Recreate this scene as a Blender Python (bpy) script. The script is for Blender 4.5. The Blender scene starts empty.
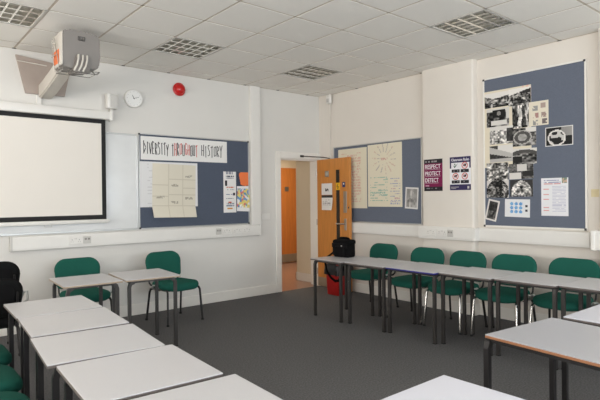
import bpy, bmesh, math, random
from mathutils import Vector, Matrix
PI = math.pi
scene = bpy.context.scene
COL = scene.collection
H = 3.1155

# ------------------------------------------------------------------ helpers
def lin(c):
    return tuple((v/255/12.92 if v/255 <= .04045 else ((v/255+.055)/1.055)**2.4) for v in c)

def mat(name, rgb, rough=.5, metal=0, var=.04, scale=12, bump=0, bscale=200, coat=0, stretch=None, spec=None):
    """procedural principled material: noise driven colour variation and optional bump; rgb is the sRGB albedo"""
    m = bpy.data.materials.new(name); m.use_nodes = True
    nt = m.node_tree; N = nt.nodes; L = nt.links
    b = N['Principled BSDF']
    b.inputs['Roughness'].default_value = rough
    b.inputs['Metallic'].default_value = metal
    if coat: b.inputs['Coat Weight'].default_value = coat; b.inputs['Coat Roughness'].default_value = .1
    if spec is not None: b.inputs['Specular IOR Level'].default_value = spec
    tc = N.new('ShaderNodeTexCoord'); mp = N.new('ShaderNodeMapping')
    L.new(tc.outputs['Object'], mp.inputs['Vector'])
    if stretch: mp.inputs['Scale'].default_value = stretch
    no = N.new('ShaderNodeTexNoise'); no.inputs['Scale'].default_value = scale; no.inputs['Detail'].default_value = 4
    L.new(mp.outputs['Vector'], no.inputs['Vector'])
    cr = N.new('ShaderNodeValToRGB')
    c = lin(rgb)
    cr.color_ramp.elements[0].position = .3; cr.color_ramp.elements[1].position = .7
    cr.color_ramp.elements[0].color = tuple(v*(1-var) for v in c)+(1,)
    cr.color_ramp.elements[1].color = tuple(min(1, v*(1+var)) for v in c)+(1,)
    L.new(no.outputs['Fac'], cr.inputs['Fac']); L.new(cr.outputs['Color'], b.inputs['Base Color'])
    if bump:
        n2 = N.new('ShaderNodeTexNoise'); n2.inputs['Scale'].default_value = bscale
        L.new(mp.outputs['Vector'], n2.inputs['Vector'])
        bp = N.new('ShaderNodeBump'); bp.inputs['Strength'].default_value = bump; bp.inputs['Distance'].default_value = .003
        L.new(n2.outputs['Fac'], bp.inputs['Height']); L.new(bp.outputs['Normal'], b.inputs['Normal'])
    return m

def print_mat():
    m = bpy.data.materials.new('printed_paper'); m.use_nodes = True
    nt = m.node_tree; b = nt.nodes['Principled BSDF']
    a = nt.nodes.new('ShaderNodeAttribute'); a.attribute_name = 'print'
    nt.links.new(a.outputs['Color'], b.inputs['Base Color'])
    b.inputs['Roughness'].default_value = .6; b.inputs['Specular IOR Level'].default_value = .25
    return m

M = {}
M['wall'] = mat('wall_paint', (216, 213, 207), .75, var=.012, scale=3, bump=.05, bscale=90)
M['wall_warm'] = mat('wall_paint_cream', (220, 213, 203), .75, var=.012, scale=3, bump=.05, bscale=90)
M['gloss'] = mat('white_gloss_paint', (230, 226, 218), .35, var=.01)
M['plastic'] = mat('white_plastic', (226, 223, 217), .38, var=.01)
M['plastic_grey'] = mat('pale_grey_plastic', (196, 193, 187), .45, var=.02)
M['tile'] = mat('ceiling_tile', (241, 238, 231), .9, var=.02, scale=160, bump=.12, bscale=300)
M['tee'] = mat('ceiling_tee', (196, 184, 168), .5, var=.02)
M['gap'] = mat('shadow_gap', (95, 88, 80), .8, var=.05)
M['carpet'] = mat('carpet', (99, 98, 98), .97, var=.3, scale=75, bump=.6, bscale=500, spec=.1)
M['felt'] = mat('blue_felt', (103, 109, 122), .95, var=.09, scale=160, bump=.3, bscale=600, spec=.1)
M['felt_dark'] = mat('dark_blue_felt', (85, 92, 106), .95, var=.09, scale=160, bump=.3, bscale=600, spec=.05)
M['alu'] = mat('aluminium', (190, 190, 188), .35, .8, var=.03)
M['chrome'] = mat('chrome', (196, 193, 188), .2, 1, var=.01)
M['black_metal'] = mat('black_metal', (38, 36, 36), .4, .2, var=.08)
M['leg'] = mat('dark_grey_metal', (60, 57, 55), .4, .25, var=.06)
M['laminate'] = mat('grey_laminate', (190, 188, 189), .32, var=.03, scale=260)
M['laminate_mid'] = mat('mid_grey_laminate', (174, 173, 176), .32, var=.03, scale=260)
M['laminate_white'] = mat('white_laminate', (206, 206, 214), .3, var=.02, scale=200)
M['edge'] = mat('grey_edging', (98, 90, 86), .5, var=.05)
M['edge_brown'] = mat('brown_edging', (150, 102, 70), .5, var=.08, scale=30)
M['edge_blue'] = mat('blue_edging', (38, 40, 120), .4, var=.05)
M['edge_tan'] = mat('tan_edging', (168, 150, 130), .5, var=.05)
M['green'] = mat('green_fabric', (30, 86, 74), .92, var=.14, scale=260, bump=.3, bscale=700, spec=.15)
M['black_fabric'] = mat('black_fabric', (16, 15, 16), .95, var=.15, scale=200, bump=.3, bscale=700, spec=.2)
M['black_plastic'] = mat('black_plastic', (9, 9, 9), .7, var=.08, spec=.2)
M['rubber'] = mat('rubber', (22, 22, 22), .8, var=.05)
M['wood'] = mat('beech_veneer', (198, 130, 62), .4, var=.13, scale=5, stretch=(9, 9, .55))
M['wood_orange'] = mat('orange_veneer', (204, 124, 58), .4, var=.1, scale=5, stretch=(9, 9, .55))
M['steel'] = mat('brushed_steel', (176, 172, 166), .3, .9, var=.05, stretch=(1, 1, 30))
M['glass_dark'] = mat('wired_glass', (44, 41, 38), .12, var=.1, scale=60)
M['kick'] = mat('kick_plate', (158, 146, 128), .4, .35, var=.04)
M['corridor'] = mat('corridor_wall_paint', (222, 210, 186), .75, var=.012, scale=3)
M['red'] = mat('red_plastic', (190, 24, 24), .3, var=.04)
M['red_bin'] = mat('red_bin_plastic', (170, 26, 24), .45, var=.05)
M['bag_liner'] = mat('black_bin_liner', (20, 20, 22), .3, var=.1, bump=.8, bscale=40)
M['cordura'] = mat('black_nylon', (13, 12, 13), .9, var=.15, scale=80, bump=.5, bscale=400, spec=.12)
M['screen'] = mat('screen_fabric', (228, 222, 213), .8, var=.012, scale=2)
M['screen_border'] = mat('screen_black', (14, 13, 13), .7, var=.05)
M['whiteboard'] = mat('whiteboard_enamel', (216, 217, 216), .16, var=.03, scale=6)
M['proj'] = mat('projector_plastic', (124, 118, 112), .45, var=.02)  # shade of the front face is put into this darker body colour
M['proj_light'] = mat('projector_plastic_light', (200, 194, 184), .45, var=.02)
M['plate'] = mat('mount_plate', (166, 152, 142), .5, var=.03)
M['orange'] = mat('orange_sticker', (226, 112, 52), .5, var=.04)
M['slot'] = mat('slot_grey', (140, 136, 130), .6, var=.03)
M['dark'] = mat('dark_mark', (50, 48, 48), .5, var=.03)
M['paper'] = mat('white_paper', (230, 228, 224), .7, var=.015)
M['cream_paper'] = mat('cream_paper', (224, 214, 190), .7, var=.03, scale=8)
M['ink'] = mat('black_ink', (52, 50, 50), .6, var=.05)
M['ink_red'] = mat('red_ink', (200, 96, 88), .6, var=.05)
M['ink_white'] = mat('white_ink', (236, 232, 234), .6, var=.02)
M['yellow'] = mat('yellow_sticker', (224, 172, 28), .5, var=.04)
M['blue'] = mat('blue_sticker', (30, 48, 104), .5, var=.04)
M['tape'] = mat('masking_tape', (214, 200, 160), .6, var=.04)
M['louvre'] = mat('louvre_aluminium', (236, 234, 228), .2, 1, var=.04, scale=30)
M['tube'] = mat('fluorescent_tube', (236, 236, 232), .3, var=.01)
M['lino'] = mat('corridor_lino', (150, 112, 92), .3, var=.08, scale=10)
M['clock'] = mat('clock_face', (232, 231, 227), .4, var=.01)
M['print'] = print_mat()

class B:
    """collects shapes into one bmesh"""
    def __init__(s): s.bm = bmesh.new()
    def _x(s, vs, m):
        if m is not None: bmesh.ops.transform(s.bm, matrix=m, verts=vs)
    def box(s, x0, x1, y0, y1, z0, z1, bev=0, m=None, seg=2):
        r = bmesh.ops.create_cube(s.bm, size=1); vs = r['verts']
        for v in vs:
            v.co = Vector(((x0+x1)/2+v.co.x*abs(x1-x0), (y0+y1)/2+v.co.y*abs(y1-y0), (z0+z1)/2+v.co.z*abs(z1-z0)))
        if bev:
            es = list({e for v in vs for e in v.link_edges})
            g = bmesh.ops.bevel(s.bm, geom=es, offset=bev, segments=seg, affect='EDGES', profile=.5)
            vs = list({v for f in g['faces'] for v in f.verts} | {v for v in vs if v.is_valid})
        s._x(vs, m); return s
    def tube(s, pts, r, seg=10, twist=0, radii=None, flat=1):
        pts = [Vector(p) for p in pts]; n = len(pts); rings = []
        t0 = (pts[1]-pts[0]).normalized()
        up = Vector((0, 0, 1)) if abs(t0.z) < .9 else Vector((0, 1, 0))
        nrm = (up-t0*up.dot(t0)).normalized()
        for i, p in enumerate(pts):
            if i == 0: t = t0
            elif i == n-1: t = (pts[-1]-pts[-2]).normalized()
            else: t = ((pts[i]-pts[i-1]).normalized()+(pts[i+1]-pts[i]).normalized()).normalized()
            nrm = (nrm-t*nrm.dot(t)).normalized(); bn = t.cross(nrm)
            k = 1
            if 0 < i < n-1:
                c = (pts[i]-pts[i-1]).normalized().dot(t); k = 1/max(c, .5)
            rr = radii[i] if radii else r
            rings.append([s.bm.verts.new(p+(nrm*math.cos(twist+2*PI*j/seg)+bn*flat*math.sin(twist+2*PI*j/seg))*rr*(k if seg == 4 else 1)) for j in range(seg)])
        for a, b in zip(rings, rings[1:]):
            for j in range(seg): s.bm.faces.new((a[j], a[(j+1) % seg], b[(j+1) % seg], b[j]))
        s.bm.faces.new(rings[0][::-1]); s.bm.faces.new(rings[-1]); return s
    def cyl(s, p0, p1, r, seg=20, r2=None):
        return s.tube([p0, p1], r, seg, radii=[r, r if r2 is None else r2])
    def prism(s, poly, y0, y1, m=None):
        """polygon in the X-Z plane extruded along Y"""
        a = [s.bm.verts.new((x, y0, z)) for x, z in poly]; b = [s.bm.verts.new((x, y1, z)) for x, z in poly]
        n = len(poly)
        s.bm.faces.new(a); s.bm.faces.new(b[::-1])
        for i in range(n): s.bm.faces.new((a[i], b[i], b[(i+1) % n], a[(i+1) % n]))
        s._x(a+b, m); return s
    def layers(s, outline, prof, crown=0, m=None):
        """outline(inset) -> list of (x,y); prof: list of (z, inset); closes both ends with fans"""
        rings = []; allv = []
        for z, ins in prof:
            ring = [s.bm.verts.new((x, y, z)) for x, y in outline(ins)]; rings.append(ring); allv += ring
        n = len(rings[0])
        for a, b in zip(rings, rings[1:]):
            for j in range(n): s.bm.faces.new((a[j], a[(j+1) % n], b[(j+1) % n], b[j]))
        for ring, sgn in ((rings[0], -1), (rings[-1], 1)):
            c = sum((v.co for v in ring), Vector())/n
            inner = [s.bm.verts.new(c+(v.co-c)*.5+Vector((0, 0, sgn*crown*.75))) for v in ring]
            cv = s.bm.verts.new(c+Vector((0, 0, sgn*crown))); allv += inner+[cv]
            for j in range(n):
                k = (j+1) % n
                s.bm.faces.new((ring[j], ring[k], inner[k], inner[j])); s.bm.faces.new((inner[j], inner[k], cv))
        s._x(allv, m); return s
    def warp(s, f):
        for v in s.bm.verts: v.co = Vector(f(v.co))
        return s

def put(name, me, parent=None, loc=(0, 0, 0)):
    o = bpy.data.objects.new(name, me); COL.objects.link(o)
    if parent: o.parent = parent
    o.location = loc; return o

def obj(name, b, m, parent=None, smooth=False, loc=(0, 0, 0), rz=0):
    bmesh.ops.recalc_face_normals(b.bm, faces=b.bm.faces[:])
    me = bpy.data.meshes.new(name); b.bm.to_mesh(me); b.bm.free()
    me.materials.append(m if not isinstance(m, str) else M[m])
    if smooth:
        for p in me.polygons: p.use_smooth = True
        try: me.set_sharp_from_angle(angle=math.radians(45))
        except Exception: pass
    o = put(name, me, parent, loc); o.rotation_euler.z = rz
    return o

def tag(o, label, cat, group=None, kind=None):
    o['label'] = label; o['category'] = cat
    if group: o['group'] = group
    if kind: o['kind'] = kind
    return o

def thing(name, label, cat, loc=(0, 0, 0), rz=0, group=None):
    o = put(name, None, None, loc); o.rotation_euler.z = rz
    return tag(o, label, cat, group)

def struct(name, b, m, parent=None, smooth=False, loc=(0, 0, 0)):
    o = obj(name, b, m, parent, smooth, loc)
    if not parent: o['kind'] = 'structure'
    return o

def copy_tree(o, parent=None):
    c = o.copy(); COL.objects.link(c); c.parent = parent
    for ch in [x for x in bpy.data.objects if x.parent == o]: copy_tree(ch, c)
    return c

def rrect(w, d, rf, rb=None, n=7, wb=None):
    """rounded rectangle outline in XY; rf radius at -Y, rb at +Y; wb width at +Y"""
    rb = rf if rb is None else rb; wb = w if wb is None else wb
    def f(ins):
        pts = []
        for (cx, cy, r, a0, ww) in ((1, 1, rb, 0, wb), (-1, 1, rb, 90, wb), (-1, -1, rf, 180, w), (1, -1, rf, 270, w)):
            hx, hy = ww/2-ins, d/2-ins; r2 = max(r-ins, .004)
            for k in range(n):
                a = math.radians(a0+90*k/(n-1))
                pts.append((cx*(hx-r2)+r2*math.cos(a), cy*(hy-r2)+r2*math.sin(a)))
        return pts
    return f

def text_mesh(s, width=None, size=.1, bold=0.0, ext=.0006, height=None):
    cu = bpy.data.curves.new('t', 'FONT'); cu.body = s; cu.size = size; cu.align_x = 'CENTER'; cu.align_y = 'CENTER'
    cu.extrude = ext; cu.offset = bold; cu.resolution_u = 3
    o = bpy.data.objects.new('t', cu); COL.objects.link(o)
    bpy.context.view_layer.update()
    me = bpy.data.meshes.new_from_object(o.evaluated_get(bpy.context.evaluated_depsgraph_get()))
    bpy.data.objects.remove(o); bpy.data.curves.remove(cu)
    xs = [v.co.x for v in me.vertices]; ys = [v.co.y for v in me.vertices]
    cx, cy = (min(xs)+max(xs))/2, (min(ys)+max(ys))/2
    kx = width/(max(xs)-min(xs)) if width else 1
    ky = height/(max(ys)-min(ys)) if height else kx
    for v in me.vertices:
        x, y, z = v.co; v.co = ((x-cx)*kx, -z, (y-cy)*ky)
    return me

def lettering(name, s, m, parent, loc, width=None, height=None, bold=0, size=.1):
    me = text_mesh(s, width, size, bold, height=height); me.name = name
    me.materials.append(M[m]); return put(name, me, parent, loc)

# hash noise for printed pictures
def _h(i, j, s):
    n = (i*374761393+j*668265263+s*974634777) & 0xffffffff
    n = ((n ^ (n >> 13))*1274126177) & 0xffffffff
    return ((n ^ (n >> 16)) & 0xffff)/65535
def vn(x, y, s=0):
    i, j = math.floor(x), math.floor(y); a, b = x-i, y-j
    a = a*a*(3-2*a); b = b*b*(3-2*b)
    return (_h(i, j, s)*(1-a)+_h(i+1, j, s)*a)*(1-b)+(_h(i, j+1, s)*(1-a)+_h(i+1, j+1, s)*a)*b
def g(v, warm=1.0):
    v = max(0, min(1, v)); return (255*v, 250*v, 243*v)

def sheet(name, w, h, fn, nx, ny, parent=None, loc=(0, 0, 0), rz=0, tilt=0, bend=None, th=.0012):
    """printed paper standing in the local X-Z plane, centred; fn(u,v)->sRGB; a real sheet with its own thickness"""
    bm = bmesh.new(); lay = bm.loops.layers.float_color.new('print')
    def P(i, j, back):
        u, v = i/nx, j/ny; x, z = (u-.5)*w, (v-.5)*h; y = bend(u, v) if bend else 0
        return (x, y+(th if back else 0), z)
    V = [[[bm.verts.new(P(i, j, k)) for j in range(ny+1)] for i in range(nx+1)] for k in (0, 1)]
    def face(vs, c):
        f = bm.faces.new(vs)
        for l in f.loops: l[lay] = lin(c)+(1,)
    for i in range(nx):
        for j in range(ny):
            c = tuple(max(0, min(255, q)) for q in fn((i+.5)/nx, (j+.5)/ny))
            face((V[0][i][j], V[0][i+1][j], V[0][i+1][j+1], V[0][i][j+1]), c)
            face((V[1][i][j], V[1][i][j+1], V[1][i+1][j+1], V[1][i+1][j]), (225, 222, 215))
    for i in range(nx):
        for j in (0, ny): face((V[0][i][j], V[1][i][j], V[1][i+1][j], V[0][i+1][j]), (225, 222, 215))
    for j in range(ny):
        for i in (0, nx): face((V[0][i][j], V[1][i][j], V[1][i][j+1], V[0][i][j+1]), (225, 222, 215))
    bmesh.ops.recalc_face_normals(bm, faces=bm.faces[:])
    me = bpy.data.meshes.new(name); bm.to_mesh(me); bm.free(); me.materials.append(M['print'])
    o = put(name, me, parent, loc); o.rotation_euler = (0, tilt, rz); return o

RW = -PI/2      # rotation of anything that hangs on the right wall

# ------------------------------------------------------------------ room shell
X0, Y0 = -9.2, -8.8
b = B(); b.box(X0, 0.12, Y0, 0.0, -.1, 0); struct('floor', b, 'carpet')
DX0, DX1, DZ = -.857, -.06, 2.075      # doorway
WT = .2
b = B(); b.box(X0, DX0, 0, WT, 0, H+.15); b.box(DX0, DX1, 0, WT, DZ, H+.15); b.box(DX1, .12, 0, WT, 0, H+.15)
struct('wall_left', b, 'wall')
b = B(); b.box(0, .12, Y0, 0, 0, H+.15); struct('wall_right', b, 'wall_warm')
# far wall (behind the left row) with two unseen window openings, added for more side light
fill_wins = [(-7.6, -4.7), (-4.4, -1.2)]
b = B(); b.box(X0-.25, X0, Y0, WT, 0, .95); b.box(X0-.25, X0, Y0, WT, 2.95, H+.15)
ys = [Y0]+[v for w in fill_wins for v in w]+[WT]
for i in range(0, len(ys), 2): b.box(X0-.25, X0, ys[i], ys[i+1], .95, 2.95)
struct('wall_far', b, 'wall_warm')
for i, (a, c) in enumerate(fill_wins):
    b = B(); f = .05
    b.box(X0-.12, X0-.06, a, c, .95, .95+f); b.box(X0-.12, X0-.06, a, c, 2.95-f, 2.95)
    for y in (a, (a+c)/2-f/2, c-f): b.box(X0-.12, X0-.06, y, y+f, .95, 2.95)
    w = struct('window_%d' % (i+5), b, 'gloss')
    b = B(); b.box(X0-.1, X0+.12, a, c, .92, .95); obj('window_sill', b, 'gloss', w)
# rear wall with four window openings
wins = [(-9.0, -6.95), (-6.75, -4.7), (-4.5, -2.45), (-2.25, -.2)]
WZ0, WZ1 = .95, 2.95
b = B(); b.box(X0-.12, .12, Y0-.25, Y0, 0, WZ0); b.box(X0-.12, .12, Y0-.25, Y0, WZ1, H+.15)
xs = [X0-.12]+[v for w in wins for v in w]+[.12]
for i in range(0, len(xs), 2): b.box(xs[i], xs[i+1], Y0-.25, Y0, WZ0, WZ1)
struct('wall_rear', b, 'wall')
for i, (a, c) in enumerate(wins):
    b = B(); f = .05
    b.box(a, c, Y0-.12, Y0-.06, WZ0, WZ0+f); b.box(a, c, Y0-.12, Y0-.06, WZ1-f, WZ1)
    for x in (a, (a+c)/2-f/2, c-f): b.box(x, x+f, Y0-.12, Y0-.06, WZ0, WZ1)
    w = struct('window_%d' % (i+1), b, 'gloss')
    b = B(); b.box(a, c, Y0-.1, Y0+.12, WZ0-.03, WZ0); obj('window_sill', b, 'gloss', w)
# piers on the right wall, rounded vertical edges
def pier(name, y0, y1):
    b = B(); d, r = .1, .03
    poly = [(0, y0), (0, y1)]
    for k in range(6): a = PI/2*k/5; poly.append((-d+r-r*math.sin(a), y1-r+r*math.cos(a)))
    for k in range(6): a = PI/2*k/5; poly.append((-d+r-r*math.cos(a), y0+r-r*math.sin(a)))
    lo = [b.bm.verts.new((x, y, 0)) for x, y in poly]; hi = [b.bm.verts.new((x, y, H)) for x, y in poly]
    n = len(poly)
    for i in range(n): b.bm.faces.new((lo[i], lo[(i+1) % n], hi[(i+1) % n], hi[i]))
    b.bm.faces.new(lo); b.bm.faces.new(hi)
    struct(name, b, 'wall_warm', smooth=True)
pier('wall_pier', -2.86, -2.10); pier('wall_pier_right', -5.2, -4.25)

# ceiling: 0.6 m lay-in tiles on tees; cells of the light fittings stay open
bx, by, T = .303, .2465, .6
gx = lambda i: -(bx+(7-i)*T)
gy = lambda j: -(by+j*T)
cells = {(5, 1), (2, 1), (5, 5), (-1, 1), (2, 5), (-1, 5), (5, 9), (2, 9), (-1, 9)}
XS = [X0]+[gx(i) for i in range(-7, 8) if gx(i) > X0+.02]+[0.0]
YS = [0.0]+[gy(j) for j in range(0, 15) if gy(j) > Y0+.02]+[Y0]
light_cells = []
b = B()
for a in range(len(XS)-1):
    for c in range(len(YS)-1):
        cx, cy = (XS[a]+XS[a+1])/2, (YS[c]+YS[c+1])/2
        i = math.floor((cx+bx)/T+7+1e-6); j = math.floor((-cy-by)/T+1e-6)
        if (i, j) in cells: light_cells.append((i, j, cx, cy)); continue
        e = .0115
        b.box(XS[a]+e, XS[a+1]-e, YS[c+1]+e, YS[c]-e, H-.001, H+.015)
ceiling = struct('ceiling', b, 'tile')
b = B()
for x in XS[1:-1]: b.box(x-.011, x+.011, Y0, 0, H+.001, H+.02)
for y in YS[1:-1]: b.box(X0, 0, y-.011, y+.011, H+.001, H+.02)
b.box(X0, 0, -.022, 0, H-.002, H+.003); b.box(-.022, 0, Y0, 0, H-.002, H+.003)
obj('ceiling_grid', b, 'tee', ceiling)
b = B()
for x in XS[1:-1]: b.box(x-.02, x+.02, -.03, -.001, H-.004, H-.001)
for y in YS[1:-1]: b.box(-.03, -.001, y-.02, y+.02, H-.004, H-.001)
obj('grid_clips', b, 'gap', ceiling)  # dark boxes painting the shaded gaps where tees meet the wall
b = B(); b.box(X0-.12, .12, Y0-.25, WT, H+.15, H+.2); struct('ceiling_slab', b, 'wall')

# skirting
b = B(); b.box(X0, -.957, -.016, 0, 0, .137, .004); struct('baseboard_left', b, 'gloss')
b = B(); b.box(-.016, 0, -2.1, -.25, 0, .135); b.box(-.016, 0, -4.25, -2.86, 0, .135)
b.box(-.116, -.1, -2.87, -2.09, 0, .135); b.box(-.116, 0, -2.876, -2.86, 0, .135); b.box(-.116, 0, -2.1, -2.084, 0, .135)
b.box(-.116, -.1, -5.2, -4.24, 0, .135); b.box(-.116, 0, -4.25, -4.234, 0, .135); b.box(-.016, 0, Y0, -5.2, 0, .135)
struct('baseboard_right', b, 'gloss')
# door architrave + reveals
b = B()
b.box(DX0-.097, DX0, -.02, 0, 0, DZ+.1, .004); b.box(DX0+.0005, DX1-.0005, -.02, 0, DZ+.0005, DZ+.1, .004); b.box(DX1, DX1+.03, -.02, 0, 0, DZ+.1)
b.box(DX0-.012, DX0+.012, 0, WT, 0, DZ); b.box(DX1-.012, DX1+.012, 0.002, WT, 0, DZ); b.box(DX0, DX1, 0, WT, DZ-.012, DZ+.012)
b.box(DX0+.012, DX0+.025, .05, .09, 0, DZ); b.box(DX0, DX1, .05, .09, DZ-.025, DZ)
struct('trim_1', b, 'gloss')
# boxed-in pipe in the corner
b = B(); b.box(-.035, 0, -.25, 0, .0, H, .004); struct('trim_2', b, 'wall_warm')
b = B(); b.box(-.043, -.035, -.262, -.242, 1.06, H-.16, .002); struct('trim_3', b, 'wall_warm')

# corridor behind the doorway
b = B(); b.box(-2.2, 4.2, 0.0, 3.2, -.1, -.002); struct('floor_corridor', b, 'lino')
b = B(); b.box(.05, .17, WT, .72, 0, 2.6); b.box(.17, 4.2, .60, .72, 0, 2.6); struct('wall_corridor', b, 'corridor')
b = B(); b.box(.036, .05, WT, .734, 0, .14); b.box(.036, .3, .72, .734, 0, .14); struct('baseboard_corridor', b, 'gloss')
b = B(); b.box(-2.2, 4.2, 2.72, 2.84, 0, 2.6); struct('wall_corridor_far', b, 'corridor')
b = B(); b.box(-2.3, -2.2, WT, 2.84, 0, 2.6); struct('wall_corridor_end', b, 'wall_warm')
b = B(); b.box(4.2, 4.3, .6, 2.84, 0, 2.6); struct('wall_corridor_other_end', b, 'wall_warm')
b = B(); b.box(-2.3, 4.3, WT, 2.84, 2.6, 2.7); struct('ceiling_corridor', b, 'tile')
b = B(); b.box(.95, 1.78, 2.66, 2.72, .012, 2.12, .003); d2 = struct('door_2', b, 'wood_orange')
b = B(); b.box(.97, 1.76, 2.652, 2.66, .02, .2); obj('kick_plate', b, 'kick', d2)
b = B(); b.box(1.32, 1.42, 2.654, 2.66, 1.6, 1.7); obj('door_sign', b, 'steel', d2)

# ------------------------------------------------------------------ the open classroom door
a = math.radians(86.3); hinge = (-.09, 0.0, 0)
door_rz = math.atan2(-math.sin(a), -math.cos(a))
DW = .79
b = B(); b.box(0, DW, 0, .044, .012, 2.068, .002)
door = struct('door_1', b, 'wood', loc=hinge); door.rotation_euler.z = door_rz
b = B(); b.box(.484, .576, -.004, .048, .62, 1.885); obj('vision_panel', b, 'glass_dark', door)
b = B()
b.box(.478, .486, -.008, .05, .61, 1.895); b.box(.574, .582, -.008, .05, .61, 1.895); b.box(.478, .582, -.008, .05, .61, .618); b.box(.478, .582, -.008, .05, 1.887, 1.895)
obj('vision_frame', b, 'wood', door)
b = B(); b.box(.655, .73, -.004, 0, 1.215, 1.545, .002); obj('push_plate', b, 'steel', door)
b = B(); b.box(.672, .722, -.01, 0, .945, 1.125, .003); hp = obj('handle_plate', b, 'steel', door)
b = B(); b.tube([(.697, -.008, 1.045), (.697, -.05, 1.045), (.685, -.058, 1.045), (.54, -.058, 1.043)], .011, 10); obj('door_handle', b, 'steel', hp, True)
b = B(); b.box(0.005, DW-.005, -.003, 0, .015, .155); obj('kick_plate', b, 'kick', door)
b = B(); b.box(.765, .785, -.008, 0, 1.28, 1.31, .003); obj('lock_turn', b, 'dark', door)
b = B(); b.box(-.47, -.40, -.035, -.02, 2.1, 2.135, .004); b.tube([(-.44, -.045, 2.118), (-.12, -.2, 2.1), (-.118, -.33, 2.075)], .007, 8)
b.tube([(-.44, -.03, 2.118), (-.44, -.05, 2.118)], .012, 8)
cl = obj('door_closer_arm', b, 'black_metal'); cl.parent = door; cl.matrix_parent_inverse = (Matrix.Translation(hinge) @ Matrix.Rotation(door_rz, 4, 'Z')).inverted()
for hz in (.25, 1.05, 1.85):
    b = B(); b.cyl((-.004, -.008, hz-.05), (-.004, -.008, hz+.05), .008, 10); obj('hinge', b, 'steel', door, True)

def on_door(x, z, off=0):
    mtx = Matrix.Translation(hinge) @ Matrix.Rotation(door_rz, 4, 'Z')
    return mtx @ Vector((x, -off, z))
def dsheet(name, label, cat, x0, x1, z0, z1, fn, nx, ny, off=.002, bend=None, group=None):
    o = sheet(name, x1-x0, z1-z0, fn, nx, ny, None, on_door((x0+x1)/2, (z0+z1)/2, off), door_rz, 0, bend); return tag(o, label, cat, group)
b = B(); b.cyl((0, 0, 0), (0, -.006, 0), .045, 28)
t = thing('room_sign', 'small square metal sign with round disc high on the open door', 'sign', on_door(.257, 1.831, .001), door_rz)
b = B(); b.box(-.05, .05, -.004, 0, -.048, .048, .002); obj('plate', b, 'steel', t)
b = B(); b.cyl((0, -.004, 0), (0, -.007, 0), .03, 24); obj('disc', b, 'plastic_grey', t)
def f_notice1(u, v):
    return (70, 68, 70) if abs(v-.42) < .12 and .36 < u < .66 and vn(u*26, v*20, 4) > .35 else (226, 224, 222)
dsheet('paper_notice', 'upper white paper notice with a short word taped to the open door', 'notice', .12, .388, 1.495, 1.68, f_notice1, 26, 16, .004)
def f_notice2(u, v):
    if v > .84: return (60, 58, 58)
    if .1 < u < .88 and (v*9) % 1 < .38 and .25 < v < .78 and vn(u*14, math.floor(v*9), 3) > .35: return (150, 146, 146)
    return (228, 226, 222)
dsheet('paper_notice', 'lower white paper notice with lines of print and dark heading on the open door', 'notice', .122, .40, 1.25, 1.49, f_notice2, 30, 30, .006,
       bend=lambda u, v: -.03*(1-v)**2*u)
t = thing('door_sticker', 'yellow sticker across the glass strip of the open door', 'sticker', on_door(.535, 1.625, .0085), door_rz)
b = B(); b.box(-.05, .05, -.001, .001, -.057, .057); obj('sticker_sheet', b, 'yellow', t)
b = B(); b.tube([(.0, -.002, .03), (-.02, -.002, -.005), (.015, -.002, .0), (-.005, -.002, -.04)], .006, 6); obj('symbol', b, 'ink', t)
b = B(); b.box(-.033, .033, -.001, .001, -.04, .04)
t = thing('door_sticker', 'small dark blue sticker right of the glass strip on the door', 'sticker', on_door(.665, 1.65, .001), door_rz)
obj('sticker_sheet', b, 'blue', t)
b = B(); b.cyl((0, -.001, .012), (0, -.002, .012), .013, 14); obj('symbol', b, 'ink_white', t)

# ------------------------------------------------------------------ fixed services
def socket(parent, x, z, y, w=.146, h=.086, double=True):
    b = B(); b.box(x-w/2, x+w/2, y-.009, y, z-h/2, z+h/2, .003)
    s = obj('power_socket', b, 'plastic', parent)
    for sx in ((-.04, .04) if double else (0,)):
        for x0, x1, z0, z1 in ((-.003, .003, .004, .016), (-.014, -.008, -.016, -.011), (.008, .014, -.016, -.011)):
            b = B(); b.box(x+sx+x0, x+sx+x1, y-.0105, y-.009, z+z0, z+z1); obj('pin_slot', b, 'slot', s)
        b = B(); b.box(x+sx*.2-.004, x+sx*.2+.004, y-.012, y-.009, z+.014, z+.028); obj('rocker', b, 'plastic_grey', s)
def data_plate(parent, x, z, y):
    b = B(); b.box(x-.043, x+.043, y-.008, y, z-.043, z+.043, .003); s = obj('data_outlet', b, 'plastic_grey', parent)
    b = B(); b.box(x-.03, x-.006, y-.0095, y-.008, z+.0, z+.022); b.box(x+.006, x+.03, y-.0095, y-.008, z+.0, z+.022); obj('port', b, 'slot', s)
def trunk_profile(b, x0, x1, y, z0=.905, z1=1.06, d=.055):
    b.box(x0, x1, y-d, y, z0, z1, .006)
    b.box(x0+.002, x1-.002, y-d-.006, y-d, z0+.022, z1-.022, .002)
# left wall
t = thing('cable_trunking', 'long white cable trunking along the wall under the whiteboard', 'trunking', (-2.93, 0, .905), 0)
b = B(); trunk_profile(b, -4.56+2.93, -1.29+2.93, 0, 0, .155); obj('trunking_cover', b, 'plastic', t)
b = B(); b.box(-4.575+2.93, -4.55+2.93, -.062, 0, -.004, .159, .004); obj('end_cap', b, 'plastic_grey', t)
b = B(); b.box(-1.3+2.93, -1.27+2.93, -.062, 0, -.004, .159, .004); obj('end_cap', b, 'plastic', t)
socket(t, -3.905+2.93, .08, -.061); data_plate(t, -3.775+2.93, .082, -.061)
data_plate(t, -2.0+2.93, .09, -.061); socket(t, -1.87+2.93, .082, -.061); socket(t, -1.70+2.93, .082, -.061); socket(t, -1.53+2.93, .082, -.061)
b = B(); b.box(-.085, .085, -.062, 0, 0, H-1.06-.006, .006)
t = thing('vertical_trunking', 'white vertical cable trunking rising to the ceiling right of the left noticeboard', 'trunking', (-1.35, 0, 1.06))
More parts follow.
